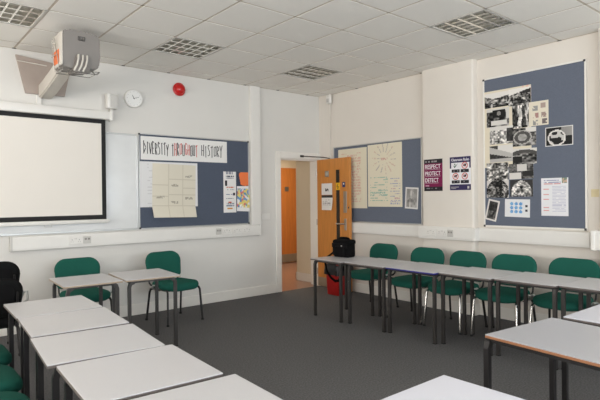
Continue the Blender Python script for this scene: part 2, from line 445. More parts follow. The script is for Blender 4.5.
obj('trunking_cover', b, 'plastic', t); b = B(); b.box(-.06, .06, -.066, -.06, .01, H-1.09); obj('cover_strip', b, 'plastic', t)
# right wall
t = thing('cable_trunking', 'white cable trunking between the open door and the pier', 'trunking', (0, -1.2, .905), RW)
b = B(); trunk_profile(b, -.92, .88, 0, 0, .155); obj('trunking_cover', b, 'plastic', t)
t = thing('cable_trunking', 'white socket trunking wrapped across the front of the pier', 'trunking', (-.1, -2.48, .905), RW)
b = B(); trunk_profile(b, -.395, .405, 0, 0, .16); b.box(-.40, -.375, -.06, .1, -.002, .162, .004); b.box(.40, .428, -.0545, .1, .001, .159, .006)
obj('trunking_cover', b, 'plastic', t)
socket(t, -.2, .085, -.061); socket(t, -.03, .085, -.061)
data_plate(t, .09, .085, -.061)
t = thing('cable_trunking', 'white cable trunking under the collage board right of the pier', 'trunking', (0, -3.55, .905), RW)
b = B(); trunk_profile(b, -.655, .60, 0, 0, .16); obj('trunking_cover', b, 'plastic', t)
t = thing('cable_trunking', 'white trunking end box on the far right pier', 'trunking', (-.1, -4.7, .905), RW)
b = B(); trunk_profile(b, -.5, .45, 0, -.01, .185, .06); obj('trunking_cover', b, 'plastic', t)
b = B(); b.box(-.505, -.46, -.075, .05, -.014, .19, .012); obj('end_cap', b, 'plastic', t)
t = thing('light_switch', 'white double light switch on the wall left of the doorway', 'switch', (-1.145, 0, 1.175))
b = B(); b.box(-.075, .075, -.01, 0, -.045, .045, .004); obj('switch_plate', b, 'plastic', t)
for sx in (-.03, .03): b = B(); b.box(sx-.013, sx+.013, -.015, -.01, -.02, .02, .002); obj('rocker', b, 'plastic', t)

t = thing('motion_sensor', 'small white motion sensor high in the room corner', 'sensor', (-.035, -.27, 3.03), RW)
b = B(); b.box(-.045, .045, -.05, 0, -.07, .075, .012, seg=3); obj('sensor_body', b, 'plastic', t, True)
b = B(); b.box(-.03, .03, -.058, -.048, -.05, .01, .008); obj('lens', b, 'plastic_grey', t, True)

# ------------------------------------------------------------------ ceiling lights
def make_light():
    t = thing('ceiling_light', 'x', 'ceiling light', (0, 0, H), 0, 'recessed louvred ceiling lights')
    s = .3
    b = B()
    for x0, x1, y0, y1 in ((-s, -s+.022, -s, s), (s-.022, s, -s, s), (-s, s, -s, -s+.022), (-s, s, s-.022, s)): b.box(x0, x1, y0, y1, -.004, .012)
    obj('frame', b, 'plastic_grey', t)
    b = B(); b.box(-s+.01, s-.01, -s+.01, s-.01, .05, .055)
    for x in (-s+.01, s-.014): b.box(x, x+.004, -s+.01, s-.01, .01, .1)
    for y in (-s+.01, s-.014): b.box(-s+.01, s-.01, y, y+.004, .01, .1)
    obj('housing', b, 'plastic', t)
    for k in range(4):
        x = -.2085+k*.139
        b = B(); b.cyl((x, -.27, .034), (x, .27, .034), .011, 12); obj('fluorescent_tube', b, 'tube', t, True)
    b = B()
    for k in range(5):                         # long V-shaped reflectors
        x = -.278+k*.139; w = .013
        p = [(x-w, .0), (x+w, .0), (x+.006, .03), (x-.006, .03)]
        for y0, y1 in ((-.278, .278),): b.prism(p, y0, y1)
    for k in range(7):                         # cross blades
        y = -.278+k*.0927; w = .008
        vs = [(y-w, .001), (y+w, .001), (y+.002, .022), (y-.002, .022)]
        A = [b.bm.verts.new((-.278, q, z)) for q, z in vs]; Bv = [b.bm.verts.new((.278, q, z)) for q, z in vs]
        b.bm.faces.new(A); b.bm.faces.new(Bv[::-1])
        for i in range(4): b.bm.faces.new((A[i], Bv[i], Bv[(i+1) % 4], A[(i+1) % 4]))
    obj('louvre', b, 'louvre', t)
    return t
lab = {(5, 1): 'recessed louvred ceiling light nearest the room corner above the doorway', (2, 1): 'recessed louvred ceiling light in front of the red alarm',
       (5, 5): 'recessed louvred ceiling light near the collage wall', (-1, 1): 'recessed louvred ceiling light left of the projector'}
proto = None
for (i, j, cx, cy) in light_cells:
    if (i, j) not in lab: continue
    if proto is None: proto = o = make_light()
    else: o = copy_tree(proto)
    o.location = (cx, cy, H); o.rotation_euler.z = PI/2; o['label'] = lab[(i, j)]
# the remaining cells (outside the frame) are closed with plain tiles
b = B()
for (i, j, cx, cy) in light_cells:
    if (i, j) not in lab: b.box(cx-.2885, cx+.2885, cy-.2885, cy+.2885, H-.001, H+.015)
obj('spare_tiles', b, 'tile', ceiling)

# ------------------------------------------------------------------ things on the left wall
t = thing('projection_screen', 'pulled-down white projection screen with black border on left wall', 'projection screen', (-4.5, 0, 1.2))
b = B(); b.box(-1.02, 1.015, -.1, -.01, 1.215, 1.315, .012, seg=3); obj('screen_case', b, 'plastic', t, True)
b = B(); b.box(1.0, 1.03, -.106, -.004, 1.205, 1.325, .004); obj('end_cap', b, 'plastic', t)
b = B(); b.box(-.97, .905, -.056, -.054, .075, 1.165); obj('screen_surface', b, 'screen', t)
b = B()
for x0, x1, z0, z1 in ((.905, .955, .02, 1.22), (-1.02, -.97, .02, 1.22), (-.97, .905, .02, .075), (-.97, .905, 1.165, 1.22)): b.box(x0, x1, -.056, -.054, z0, z1)
obj('black_border', b, 'screen_border', t)
b = B(); b.box(-1.025, .975, -.068, -.045, -.022, .022, .006); b.cyl((.97, -.056, 0), (.995, -.056, 0), .01, 10); bar = obj('bottom_bar', b, 'plastic', t, True)
b = B(); b.tube([(.27, -.06, -.02), (.27, -.064, -.045), (.34, -.064, -.045), (.34, -.06, -.02)], .004, 8); obj('pull_handle', b, 'plastic_grey', bar, True)
t = thing('whiteboard', 'glossy whiteboard mostly hidden behind the projection screen', 'whiteboard', (-4.35, 0, 1.08))
b = B(); b.box(-1.2, 1.2, -.018, -.001, .01, 1.19); obj('writing_surface', b, 'whiteboard', t)
b = B(); b.box(-1.22, 1.22, -.024, 0, -.005, .018, .003); b.box(-1.22, 1.22, -.024, 0, 1.175, 1.195, .003); b.box(-1.22, -1.2, -.024, 0, 0, 1.195, .003); b.box(1.198, 1.22, -.024, 0, 0, 1.195, .003)
obj('frame', b, 'alu', t)
b = B(); b.box(1.19, 1.222, -.028, 0, 1.17, 1.2, .003); obj('corner_cap', b, 'plastic_grey', t)

def noticeboard(label, loc, rz, w, h, frame='alu', fw=.014, caps=None, felt='felt'):
    t = thing('noticeboard', label, 'noticeboard', loc, rz)
    b = B(); b.box(-w/2, w/2, -.016, -.001, 0, h); obj('felt_panel', b, felt, t)
    b = B()
    for x0, x1, z0, z1 in ((-w/2-fw, -w/2, -fw, h+fw), (w/2, w/2+fw, -fw, h+fw), (-w/2, w/2, -fw, 0), (-w/2, w/2, h, h+fw)): b.box(x0, x1, -.022, 0, z0, z1, .002)
    obj('frame', b, frame, t)
    if caps:
        for x in (-w/2-fw, w/2-.01):
            for z in (-fw, h-.01): b = B(); b.box(x, x+.024, -.026, 0, z, z+.024, .003); obj('corner_cap', b, caps, t)
    return t
noticeboard('blue felt noticeboard under the red alarm, with banner and flip chart sheets', (-2.287, 0, 1.09), 0, 1.645, 1.19, caps='leg', felt='felt_dark')
noticeboard('blue felt noticeboard with two flip chart sheets behind the open door', (0, -1.18, 1.085), RW, 1.69, 1.155)
noticeboard('tall blue felt noticeboard with the photo collage right of the pier', (0, -3.53, 1.10), RW, 1.13, 1.745, 'gloss', .02, 'leg')
LB = -.018       # front face of boards (local y)

# banner, three joined sheets; every letter a marker stroke
STR = {'D': [[(.1, 0), (.1, 1)], [(0, .95), (.9, .5)], [(.9, .5), (.05, .02)]], 'I': [[(.5, .02), (.5, .95)], [(.3, .9), (.7, .95)]], 'V': [[(.05, .95), (.5, 0), (.9, 1)]],
       'E': [[(.2, 1), (.15, 0)], [(.15, .98), (.8, .92)], [(.15, .52), (.65, .5)], [(.15, .03), (.85, .06)]], 'R': [[(.15, 0), (.15, 1), (.75, .85), (.7, .6), (.15, .5), (.85, -.05)]],
       'S': [[(.8, .9), (.3, 1), (.15, .75), (.75, .4), (.7, .08), (.1, 0)]], 'T': [[(.5, 0), (.5, 1)], [(.05, .85), (.95, .9)]], 'Y': [[(.05, .95), (.5, .5), (.95, 1)], [(.5, .5), (.45, -.1)]],
       'H': [[(.12, 0), (.15, 1)], [(.85, -.02), (.82, .98)], [(.15, .5), (.85, .52)]], 'O': [[(.2, .05), (.12, .85), (.8, .95), (.88, .1), (.2, .05)]], 'U': [[(.12, 1), (.18, .05), (.8, .03), (.88, 1)]],
       'G': [[(.85, .85), (.3, .98), (.12, .4), (.35, .02), (.85, .1), (.85, .45), (.5, .45)]]}
def strokes(b, ch, x, z, w, h, r, rnd):
    for line in STR[ch]:
        pts = [(x+(px+rnd.uniform(-.05, .05))*w, -.001, z+(pz+rnd.uniform(-.04, .04))*h) for px, pz in line]
        for p, q in zip(pts, pts[1:]):
            dx, dz = q[0]-p[0], q[2]-p[2]; L_ = math.hypot(dx, dz) or 1; nx, nz = -dz/L_*r, dx/L_*r
            b.prism([(p[0]+nx, p[2]+nz), (q[0]+nx, q[2]+nz), (q[0]-nx, q[2]-nz), (p[0]-nx, p[2]-nz)], -.0022, -.0002)
t = thing('paper_banner', 'long white paper banner with hand-drawn words on the left noticeboard', 'banner', (-2.46, LB, 2.11))
W = 1.27
for k, (x0, x1) in enumerate(((-W/2, -.227), (-.227, .205), (.205, W/2))):
    b = B(); b.box(x0, x1, -.001-.0006*(k % 2), .001, -.15, .15); obj('banner_sheet', b, 'paper', t)
bk, rd = B(), B(); rnd = random.Random(5)
def word(s, x0, x1, cols, z=-.075, h=.155, r=.0046):
    n = len(s); w = (x1-x0)/n
    for i, ch in enumerate(s):
        strokes(rd if cols[i] == 'r' else bk, ch, x0+i*w, z+rnd.uniform(-.012, .012), w*.86, h*rnd.uniform(.9, 1.1), r, rnd)
word('DIVERSITY', -.60, -.25, 'kkkkkkkkk'); word('THROUGHOUT', -.215, .175, 'krkrkrrkkr'); word('HISTORY', .225, .565, 'kkkkkkk')
o = obj('lettering', bk, 'ink', t); o.location.y = -.0015
o = obj('red_lettering', rd, 'ink_red', t); o.location.y = -.0015; o['label'] = 'red hand-drawn letters of the middle word'

def f_faint(u, v):
    if .12 < u < .9 and (v*14) % 1 < .3 and vn(u*9, math.floor(v*14), 8) > .45: return (206, 204, 204)
    return (222, 221, 220)
tag(sheet('flip_chart_sheet', .815, .585, f_faint, 40, 42, None, (-2.705, LB-.001, 1.645)), 'wide white sheet half covered by the cream gridded flip chart sheet', 'paper')
def f_grid(u, v):
    c = (218, 211, 194)
    for lu in (.36, .69):
        if abs(u-lu) < .008: c = (200, 192, 174)
    for lv, a, e in ((.72, .36, 1), (.60, 0, .36), (.55, .69, 1), (.43, .36, 1), (.40, 0, .36), (.21, 0, 1)):
        if abs(v-lv) < .008 and a < u < e: c = (200, 192, 174)
    for cu, cv in ((.84, .78), (.5, .60), (.18, .38), (.5, .28), (.84, .36)):
        if abs(u-cu) < .09 and abs(v-cv) < .022 and vn(u*60, v*50, 2) > .45: c = (170, 163, 148)
    return c
tag(sheet('flip_chart_sheet', .62, .70, f_grid, 60, 62, None, (-2.64, LB-.003, 1.562), 0, .02, bend=lambda u, v: -.004-.055*max(0, .22-v)/.22*(1.15-.3*u)-.006*math.sin(u*5)),
    'cream gridded flip chart sheet curling at the bottom under the banner', 'paper')
def f_flyerA(u, v):
    c = (230, 227, 224)
    if v > .93 and .2 < u < .85 and vn(u*20, 1, 1) > .3: return (150, 150, 160)
    for zz, col in ((.88, (70, 70, 90)), (.84, (60, 60, 84)), (.62, (200, 120, 90)), (.56, (120, 130, 150)), (.44, (110, 120, 150)), (.34, (120, 120, 140)), (.22, (130, 140, 150)), (.17, (120, 130, 150))):
        if abs(v-zz) < .012 and .2 < u < .85 and vn(u*22, zz*40, 6) > .35: return col
    if abs(u-.2) < .08 and abs(v-.72) < .07: return (40, 38, 44)
    if abs(u-.83) < .1 and abs(v-.45) < .035: return (56, 46, 50)
    if abs(u-.5) < .12 and abs(v-.255) < .02: return (190, 90, 70)
    if abs(u-.5) < .2 and abs(v-.10) < .015: return (200, 140, 60)
    return c
tag(sheet('leaflet', .21, .585, f_flyerA, 24, 60, None, (-1.783, LB-.001, 1.545)), 'tall white leaflet with small pictures left of the orange leaflet', 'leaflet')
def f_flyerB(u, v):
    if v < .2: return (226, 222, 222) if not (.5 < u < .9 and abs(v-.1) < .03) else (150, 150, 160)
    if v < .28: return (236, 232, 230)
    if (u-.72)**2/.42+(v-.68)**2/.16 < 1 and u > .14+.3*(1-v): return (232, 122, 70)
    return (62, 70, 88)
tag(sheet('leaflet', .2, .275, f_flyerB, 26, 30, None, (-1.563, LB-.0015, 1.695)), 'orange and dark leaflet at the right edge of the left noticeboard', 'leaflet')
def f_flyerC(u, v):
    if v < .16: return (228, 226, 224)
    pal = [(60, 110, 170), (226, 224, 226), (210, 80, 80), (226, 196, 70), (70, 130, 190), (90, 150, 130), (238, 236, 232), (228, 206, 90)]
    q = pal[int(_h(int(u*7+.6*math.sin(v*9)), int(v*9+.5*math.sin(u*8)), 12)*7.99)]
    return tuple(.72*x+.28*214 for x in q)
tag(sheet('leaflet', .21, .33, f_flyerC, 20, 30, None, (-1.555, LB-.0025, 1.43), 0, .05, bend=lambda u, v: -.02*(1-v)**2*u), 'multicoloured leaflet hanging below the orange leaflet', 'leaflet')

# clock
t = thing('wall_clock', 'round white wall clock left of the red alarm', 'clock', (-3.185, 0, 2.716))
b = B(); b.tube([(0, 0, 0), (0, -.035, 0), (0, -.044, 0), (0, -.046, 0)], .1, 40, radii=[.112, .114, .110, .1]); obj('clock_case', b, 'plastic', t, True)
b = B(); b.cyl((0, -.04, 0), (0, -.0475, 0), .099, 40); obj('clock_face', b, 'clock', t)
b = B()
for k in range(12):
    an = k*PI/6; r0, r1 = .08, .09; w = .0014 if k % 3 else .0022
    m = Matrix.Rotation(an, 4, 'Y'); b.box(-w, w, -.0483, -.0474, r0, r1, m=m)
obj('hour_marks', b, 'slot', t)
for nm, an, L_, w in (('hour_hand', -28, .045, .003), ('minute_hand', 72, .068, .0022)):
    b = B(); b.box(-w, w, -.0505, -.0488, -.012, L_, m=Matrix.Rotation(math.radians(an), 4, 'Y')); obj(nm, b, 'ink', t)
b = B(); b.cyl((0, -.047, 0), (0, -.052, 0), .006, 12); obj('hub', b, 'ink', t)
# alarm
t = thing('alarm_sounder', 'round red fire alarm sounder high on the left wall', 'alarm', (-2.555, 0, 2.915))
b = B(); b.tube([(0, 0, 0), (0, -.025, 0), (0, -.03, 0)], .085, 36, radii=[.082, .088, .082]); obj('alarm_base', b, 'red', t, True)
b = B(); b.tube([(0, -.028, 0), (0, -.055, 0), (0, -.075, 0), (0, -.085, 0)], .07, 36, radii=[.07, .066, .052, .026]); obj('alarm_dome', b, 'red', t, True)
# speaker
t = thing('wall_speaker', 'small white loudspeaker on the wall left of the clock', 'speaker', (-3.475, 0, 2.64))
b = B(); b.box(-.062, .062, -.12, -.03, -.09, .09, .014, seg=3); obj('speaker_box', b, 'plastic', t, True)
b = B(); b.box(-.03, .056, -.126, -.118, -.078, .078, .004); obj('grille', b, 'plastic_grey', t)
b = B(); b.tube([(0, 0, -.1), (0, -.05, -.115), (0, -.07, -.1)], .016, 10); obj('bracket', b, 'plastic', t, True)
b = B(); b.box(-.025, .025, -.025, 0, 0, .118, .003); t = thing('mini_trunking', 'short white vertical trunking below the projector mount plate', 'trunking', (-4.263, 0, 2.515)); obj('trunking_cover', b, 'plastic', t)

# projector
t = thing('projector', 'grey short-throw projector on a wall arm above the screen', 'projector', (-4.2, 0, 2.64))
b = B(); b.prism([(-.293, .405), (-.199, -.003), (.205, .006), (.275, .351)], -.035, 0); obj('mount_plate', b, 'plate', t)
b = B(); b.tube([(.0, -.02, .03), (.0, -.25, .06), (-.035, -.95, .135)], .075, 4, PI/4, radii=[.108, .108, .1], flat=.9)
bmesh.ops.bevel(b.bm, geom=b.bm.edges[:], offset=.012, segments=2, affect='EDGES'); arm = obj('mount_arm', b, 'proj_light', t, True)
b = B()
prof = [(-.118, .075), (-.122, .17), (-.122, .385), (-.112, .415), (-.05, .416), (-.04, .425), (.1, .425), (.11, .413), (.2, .408), (.218, .39), (.222, .2), (.218, .12), (.2, .09), (-.04, .07)]
b.prism(prof, -1.2, -.9)
bmesh.ops.bevel(b.bm, geom=[e for e in b.bm.edges], offset=.01, segments=2, affect='EDGES')
b.warp(lambda c: (c.x, c.y+.32*max(0, .2-c.z) if c.y < -1.05 else c.y, c.z))
body = obj('projector_body', b, 'proj', t, True)
b = B(); b.box(-.13, -.118, -1.185, -.91, .09, .40, .004); obj('side_cover', b, 'proj_light', body, True)  # paler slab keeping the body side light against the darkened face
b = B(); b.box(-.134, -.127, -1.1, -.93, .12, .25, .002); o = obj('orange_label', b, 'orange', body); o['label'] = 'orange sticker on the projector side'
b = B(); b.prism([(-.03, .03), (.0, .2), (.09, .2), (.12, .05)], -1.21, -1.0)
bmesh.ops.bevel(b.bm, geom=b.bm.edges[:], offset=.01, segments=2, affect='EDGES'); ln = obj('lens_housing', b, 'proj', body, True)
for x in (.005, .045, .085):
    b = B(); b.tube([(x+.01, -1.205, .195), (x+.005, -1.222, .15), (x-.01, -1.222, .09), (x-.03, -1.2, .04)], .009, 8); obj('fin', b, 'proj_light', ln, True)
b = B()
for x0, x1, z0, z1 in ((.015, .075, .332, .336), (.015, .075, .366, .37), (.013, .017, .334, .368), (.073, .077, .334, .368)): b.box(x0, x1, -1.204, -1.198, z0, z1)
b.box(.028, .032, -1.204, -1.198, .336, .364); b.box(.04, .044, -1.204, -1.198, .336, .354); b.box(.056, .06, -1.204, -1.198, .332, .358)
obj('emblem', b, 'dark', body)
b = B(); r = .004
b.tube([(-.11, -1.14, .05), (-.11, -.9, .06), (.21, -.9, .06), (.225, -1.16, .065), (-.08, -1.16, .045)], r, 6)
b.tube([(.225, -1.16, .065), (.19, -1.2, .03), (-.06, -1.2, .02)], r, 6); b.tube([(.15, -1.16, .06), (.17, -1.2, .03)], r, 6)
b.tube([(-.13, -1.1, .06), (-.15, -1.1, .2), (-.15, -1.02, .36)], r, 6); b.tube([(-.13, -.95, .06), (-.15, -.95, .2), (-.15, -.95, .37)], r, 6); b.tube([(-.15, -1.1, .2), (-.15, -.92, .2)], r, 6); b.tube([(-.15, -1.05, .31), (-.15, -.92, .33)], r, 6)
obj('wire_cage', b, 'chrome', t, True)
b = B(); b.tube([(-.285, -.04, .34), (-.12, -.6, .19)], .004, 6); obj('tether_wire', b, 'proj_light', t)

# ------------------------------------------------------------------ things on the right wall
def rsheet(name, label, cat, y0, y1, z0, z1, fn, nx, ny, x=-.0185, tilt=0, bend=None, group=None):
    o = sheet(name, abs(y1-y0), z1-z0, fn, nx, ny, None, (x, (y0+y1)/2, (z0+z1)/2), RW, 0, bend)
    o.rotation_euler = (0, 0, RW)
    if tilt:
        o.rotation_mode = 'QUATERNION'
        o.rotation_quaternion = (Matrix.Rotation(RW, 3, 'Z') @ Matrix.Rotation(tilt, 3, 'Y')).to_quaternion()
    return tag(o, label, cat, group)
def scrib(u, v, cols, s, rows, dens=.5, x0=.1, x1=.9, v0=.05, v1=.95):
    r = math.floor(v*rows); k = (v*rows) % 1
    if x0 < u < x1 and v0 < v < v1 and .15 < k < .6 and vn(u*7, r*3.7, s) > dens and vn(u*60, v*rows*4, s+1) > .38:
        return cols[int(_h(int(u*6), r, s)*len(cols)*.999)]
def f_flip1(u, v):
    return scrib(u, v, [(213, 176, 158), (211, 180, 160)], 3, 22, .42, .12, .8, .1, .93) or (220, 211, 188)
rsheet('flip_chart_sheet', 'cream flip chart sheet with red writing nearest the open door', 'paper', -.43, -1.04, 1.285, 2.205, f_flip1, 44, 66)
def f_flip2(u, v):
    c = (222, 213, 190)
    if v > .47:
        du, dv = (u-.5)*.7, (v-.76)
        r = math.hypot(du, dv); a_ = math.atan2(dv, du)
        if .07 < r < .25 and abs(math.sin(a_*7+.6)) < .26 and vn(u*40, v*40, 7) > .3: return (182, 172, 164) if vn(u*5, v*5, 1) > .5 else (206, 178, 158)
        if abs(u-.5) < .09 and abs(v-.76) < .02 and vn(u*50, v*50, 3) > .4: return (204, 164, 150)
        return c
    if u < .62: return scrib(u, v, [(142, 178, 160), (150, 184, 166), (160, 182, 168)], 9, 24, .34, .07, .6, .09) or c
    return scrib(u, v, [(168, 160, 180), (196, 160, 160), (160, 162, 182)], 11, 26, .3, .66, .94, .03) or c
rsheet('flip_chart_sheet', 'cream flip chart sheet with green and purple writing and star diagram', 'paper', -1.06, -1.705, 1.31, 2.225, f_flip2, 54, 76, x=-.0195)
def pic_portrait(u, v):
    if u < .09 or u > .91 or v < .07 or v > .93: return (222, 220, 216)
    k = .62+.2*(vn(u*4, v*5, 3)-.5)
    if ((u-.47)/.2)**2+((v-.66)/.18)**2 < 1: k = .55+.3*vn(u*9, v*9, 5)
    elif ((u-.5)/.36)**2+((v-.25)/.26)**2 < 1: k = .42+.4*vn(u*8, v*8, 6)
    return g(k)
rsheet('photo_print', 'black-and-white portrait print beside the flip chart sheets', 'photo', -1.755, -1.975, 1.285, 1.58, pic_portrait, 22, 28, tilt=.06)

# posters on the pier
PX = -.1015
t = thing('poster', 'dark magenta poster reading RESPECT PROTECT DETECT on the pier', 'poster', (PX, -2.28, 1.73), RW)
w, h = .285, .415
def f_resp(u, v):
    if v > .87 or v < .13:
        if v > .87 and .08 < u < .7 and abs(v-.925) < .02 and vn(u*26, 2, 5) > .4: return (150, 145, 145)
        if v < .13 and .1 < u < .7 and abs(v-.08) < .014 and vn(u*26, 7, 5) > .4: return (130, 128, 128)
        return (38, 34, 38)
    if abs(v-.165) < .012 and .08 < u < .28: return (200, 160, 180)
    return (122, 28, 74)
sheet('poster_sheet', w, h, f_resp, 40, 60, t)
for s, z, ww in (('RESPECT', .112, .236), ('PROTECT', .022, .236), ('DETECT', -.066, .205)):
    lettering('lettering', s, 'ink_white', t, (-.124+ww/2, -.001, z), ww, .054, .0008)
    b = B(); x = -.124; b.box(x, x+ww, -.0012, -.0004, z-.039, z-.0365); obj('underline', b, 'ink_white', t)
t = thing('poster', 'white and navy classroom rules poster with four pictograms on the pier', 'poster', (PX, -2.678, 1.735), RW)
w, h = .295, .415
def f_rules(u, v):
    navy = (52, 46, 84)
    if v > .83 or v < .17 or u < 0: return navy
    if (u < .07 or u > .93) and v > .66: return navy
    for cu in (.28, .72):
        for cv in (.577, .247):
            if abs(u-cu) < .2 and abs(v-cv) < .045: return (40, 40, 46) if not (abs(v-cv) < .014 and abs(u-cu) < .14 and vn(u*34, 3, 1) > .5) else (150, 150, 150)
    if abs(u-.5) < .006: return (200, 198, 200)
    return (230, 228, 230)
sheet('poster_sheet', w, h, f_rules, 44, 64, t)
lettering('lettering', 'Classroom Rules', 'ink_white', t, (0, -.001, .172), .25, .034, .0012)
b = B(); b.box(-.13, -.02, -.0012, -.0004, -.172, -.166); b.box(-.13, -.06, -.0012, -.0004, -.188, -.183); b.box(.1, .125, -.0012, -.0004, -.19, -.16); obj('small_print', b, 'plastic_grey', t)
for k, (cx, cz) in enumerate(((-.065, .098), (.065, .098), (-.065, -.035), (.065, -.035))):
    pg = B()
    if k == 0:
        pg.prism([(cx-.035, cz+.005), (cx-.012, cz-.03), (cx+.035, cz+.03), (cx-.01, cz-.008)], -.0014, -.0004)
        pg.prism([(cx-.02, cz+.012), (cx-.01, cz+.03), (cx, cz+.015), (cx-.006, cz)], -.0014, -.0004)
        obj('pictogram', pg, mat('tick_green', (50, 92, 74), .6), t); continue
    pg.box(cx-.02, cx+.018, -.0012, -.0004, cz-.012, cz+.012); pg.box(cx-.006, cx+.024, -.0012, -.0004, cz+.006, cz+.02)
    p = obj('pictogram', pg, 'ink', t)
    rg = B(); n = 28; r0, r1 = .033, .043
    for q in range(n):
        a0, a1 = 2*PI*q/n, 2*PI*(q+1)/n
        rg.prism([(cx+r0*math.cos(a0), cz+r0*math.sin(a0)), (cx+r1*math.cos(a0), cz+r1*math.sin(a0)), (cx+r1*math.cos(a1), cz+r1*math.sin(a1)), (cx+r0*math.cos(a1), cz+r0*math.sin(a1))], -.002, -.0006)
    rg.prism([(cx-.024, cz+.02), (cx-.02, cz+.024), (cx+.024, cz-.02), (cx+.02, cz-.024)], -.002, -.0006)
    obj('prohibition_ring', rg, 'ink_red', p)

# the collage board
def f_back(u, v):
    if v > .86 and u > .82 and ((u*9+v*13) % 1) < .5: return (226, 180, 164)
    return (222, 212, 190)
rsheet('backing_paper', 'large cream backing paper behind the black-and-white photos', 'paper', -2.965, -3.535, 1.79, 2.70, f_back, 40, 50, x=-.0180)
def pic(seed, contrast=1.0, base=.45, fx=7, fy=7, extra=None, border=0):
    def f(u, v):
        if border and (u < border or u > 1-border or v < border or v > 1-border): return (224, 222, 218)
        k = base-.05+1.35*contrast*((vn(u*fx*.7, v*fy*.7, seed)-.5)*.55+(vn(u*fx*1.9, v*fy*1.9, seed+1)-.5)*.55)
        if extra:
            e = extra(u, v, k)
            if e is not None: k = e
        return g(k)
    return f
def ex_crowd(u, v, k):
    top = .72-.18*math.sin(u*3.1)
    if v > top+.1*vn(u*6, 1, 3): return .88
    return None
def ex_crowd2(u, v, k):
    if v > .62+.3*u: return .9
    if u > .6 and v > .66: return .16
    return None
def ex_car(u, v, k):
    if ((u-.55)/.1)**2+((v-.72)/.12)**2 < 1: return .55
    if .25 < u < .85 and .52 < v < .9: return .1
    if .2 < u < .9 and .1 < v < .35: return .85
    if v > .85 or (u > .88 and v > .4): return .82
    return None
def ex_fig(u, v, k):
    for cx, w_, c_ in ((.2, .1, .14), (.45, .11, .8), (.7, .1, .2), (.88, .07, .75)):
        if abs(u-cx-.05*math.sin(v*7+cx*9)) < w_ and .08 < v < .8+.1*math.sin(cx*20): return c_+.35*(vn(u*9, v*12, 77)-.4)
    return None
def ex_wheel(u, v, k):
    r = math.hypot((u-.42), (v-.48))
    if r < .2: return .55+.2*vn(u*9, v*9, 2)
    if r < .34: return .32
    if r < .4: return .7
    if v > .75+.0*u and u > .55: return .86
    return k*.8
def ex_street(u, v, k):
    if u > .74 and .12 < v < .88: return .12+.2*vn(u*14, v*9, 8)
    if v > .8: return .85
    return k+.1
def ex_slope(u, v, k):
    if v < .55-.35*u and v > .2: return .3*k+.1
    if v > .95-.5*u: return .86 if u > .35 else .25
    return .72
def ex_dome(u, v, k):
    r = math.hypot((u-.5)/1.1, v-.1)
    if r > .82: return .85
    if r > .62: return .3
    if u < .4 and .1 < v < .5: return .12
    return None
def ex_ll(u, v, k): return k+.12
def ex_lr(u, v, k):
    if .32 < u < .72 and v > .5: return .82
    if u > .55 and .15 < v < .5: return .16
    if v < .4 and u < .5: return .84
    return .5*k+.1
def ex_dark(u, v, k):
    r = math.hypot((u-.5)/.5, (v-.35)/.68)
    return .82 if r > 1 else k*.75
def ex_arch(u, v, k):
    if math.hypot(u-.5, (v-.55)*.8) < .07: return .02
    r = math.hypot((u-.5)/.44, (v-.2)/.75)
    return .22 if r > 1 else k+.22
def ex_bowl(u, v, k):
    r = math.hypot((u-.42)/.33, (v-.42)/.42)
    if r < .82: return .78 if vn(u*6, v*6, 4) > .5 else .12
    if r < 1: return .86
    if u > .6 and v > .5: return .42+.2*u
    return .12
def ex_slant(u, v, k):
    if u < .12 or u > .9 or v > .92 or v < .08: return .86
    return .3*k+.08 if v > .45 else k*.6
PH = [('photo at the top left of the collage, a pale sky over a crowd', -2.97, -3.285, 2.50, 2.675, pic(1, 1.1, .42, 9, 7, ex_crowd), 0),
      ('photo at the top right of the collage, busy figures under a slanting sky', -3.272, -3.533, 2.485, 2.68, pic(4, 1.2, .4, 9, 8, ex_crowd2), .0),
      ('photo on the left of the collage with a dark shape like a car', -2.995, -3.277, 2.27, 2.485, pic(8, .9, .4, 6, 6, ex_car), 0),
      ('tall photo of standing figures in the middle of the collage', -3.315, -3.51, 2.225, 2.49, pic(12, 1.3, .42, 9, 4, ex_fig), 0),
      ('light grey street photo with a dark figure at its right edge', -3.033, -3.321, 2.062, 2.268, pic(15, 1.0, .6, 8, 7, ex_street), 0),
      ('photo with a large round shape like a wheel in the collage', -3.318, -3.59, 2.015, 2.22, pic(18, .9, .5, 7, 7, ex_wheel), 0),
      ('photo with a pale diagonal slope at the left of the collage', -3.029, -3.319, 1.85, 2.045, pic(22, .9, .5, 7, 7, ex_slope), 0),
      ('photo with a dark dome shape at the right of the collage', -3.317, -3.595, 1.81, 1.988, pic(25, 1.0, .45, 6, 6, ex_dome), 0),
      ('mottled light photo in the left of the second-lowest collage row', -2.988, -3.263, 1.634, 1.842, pic(28, 1.2, .52, 8, 7, ex_ll), 0),
      ('photo with a bright vertical patch in the right of the second-lowest collage row', -3.272, -3.556, 1.642, 1.82, pic(31, .9, .5, 7, 7, ex_lr), 0),
      ('dark speckled photo at the bottom left of the collage', -2.989, -3.264, 1.43, 1.638, pic(35, 1.5, .4, 11, 10, ex_dark), .03),
      ('photo with a black spot in a pale arch at the bottom of the collage', -3.282, -3.549, 1.44, 1.633, pic(38, 1.0, .45, 8, 8, ex_arch), 0)]
for i, (lb, y0, y1, z0, z1, fn, bd) in enumerate(PH):
    rsheet('photo_print', 'black-and-white '+lb, 'photo', y0, y1, z0, z1, fn, 30, 24, x=-.0194-.0007*(i % 3), tilt=(-.02, .015, 0)[i % 3] if i > 1 else (.0), group='photos in the collage')
rsheet('photo_print', 'narrow dark photo hanging askew below the collage', 'photo', -2.985, -3.13, 1.155, 1.405, pic(41, 1.0, .5, 6, 8, ex_slant), 16, 26, x=-.0194, tilt=.22, group='photos in the collage')
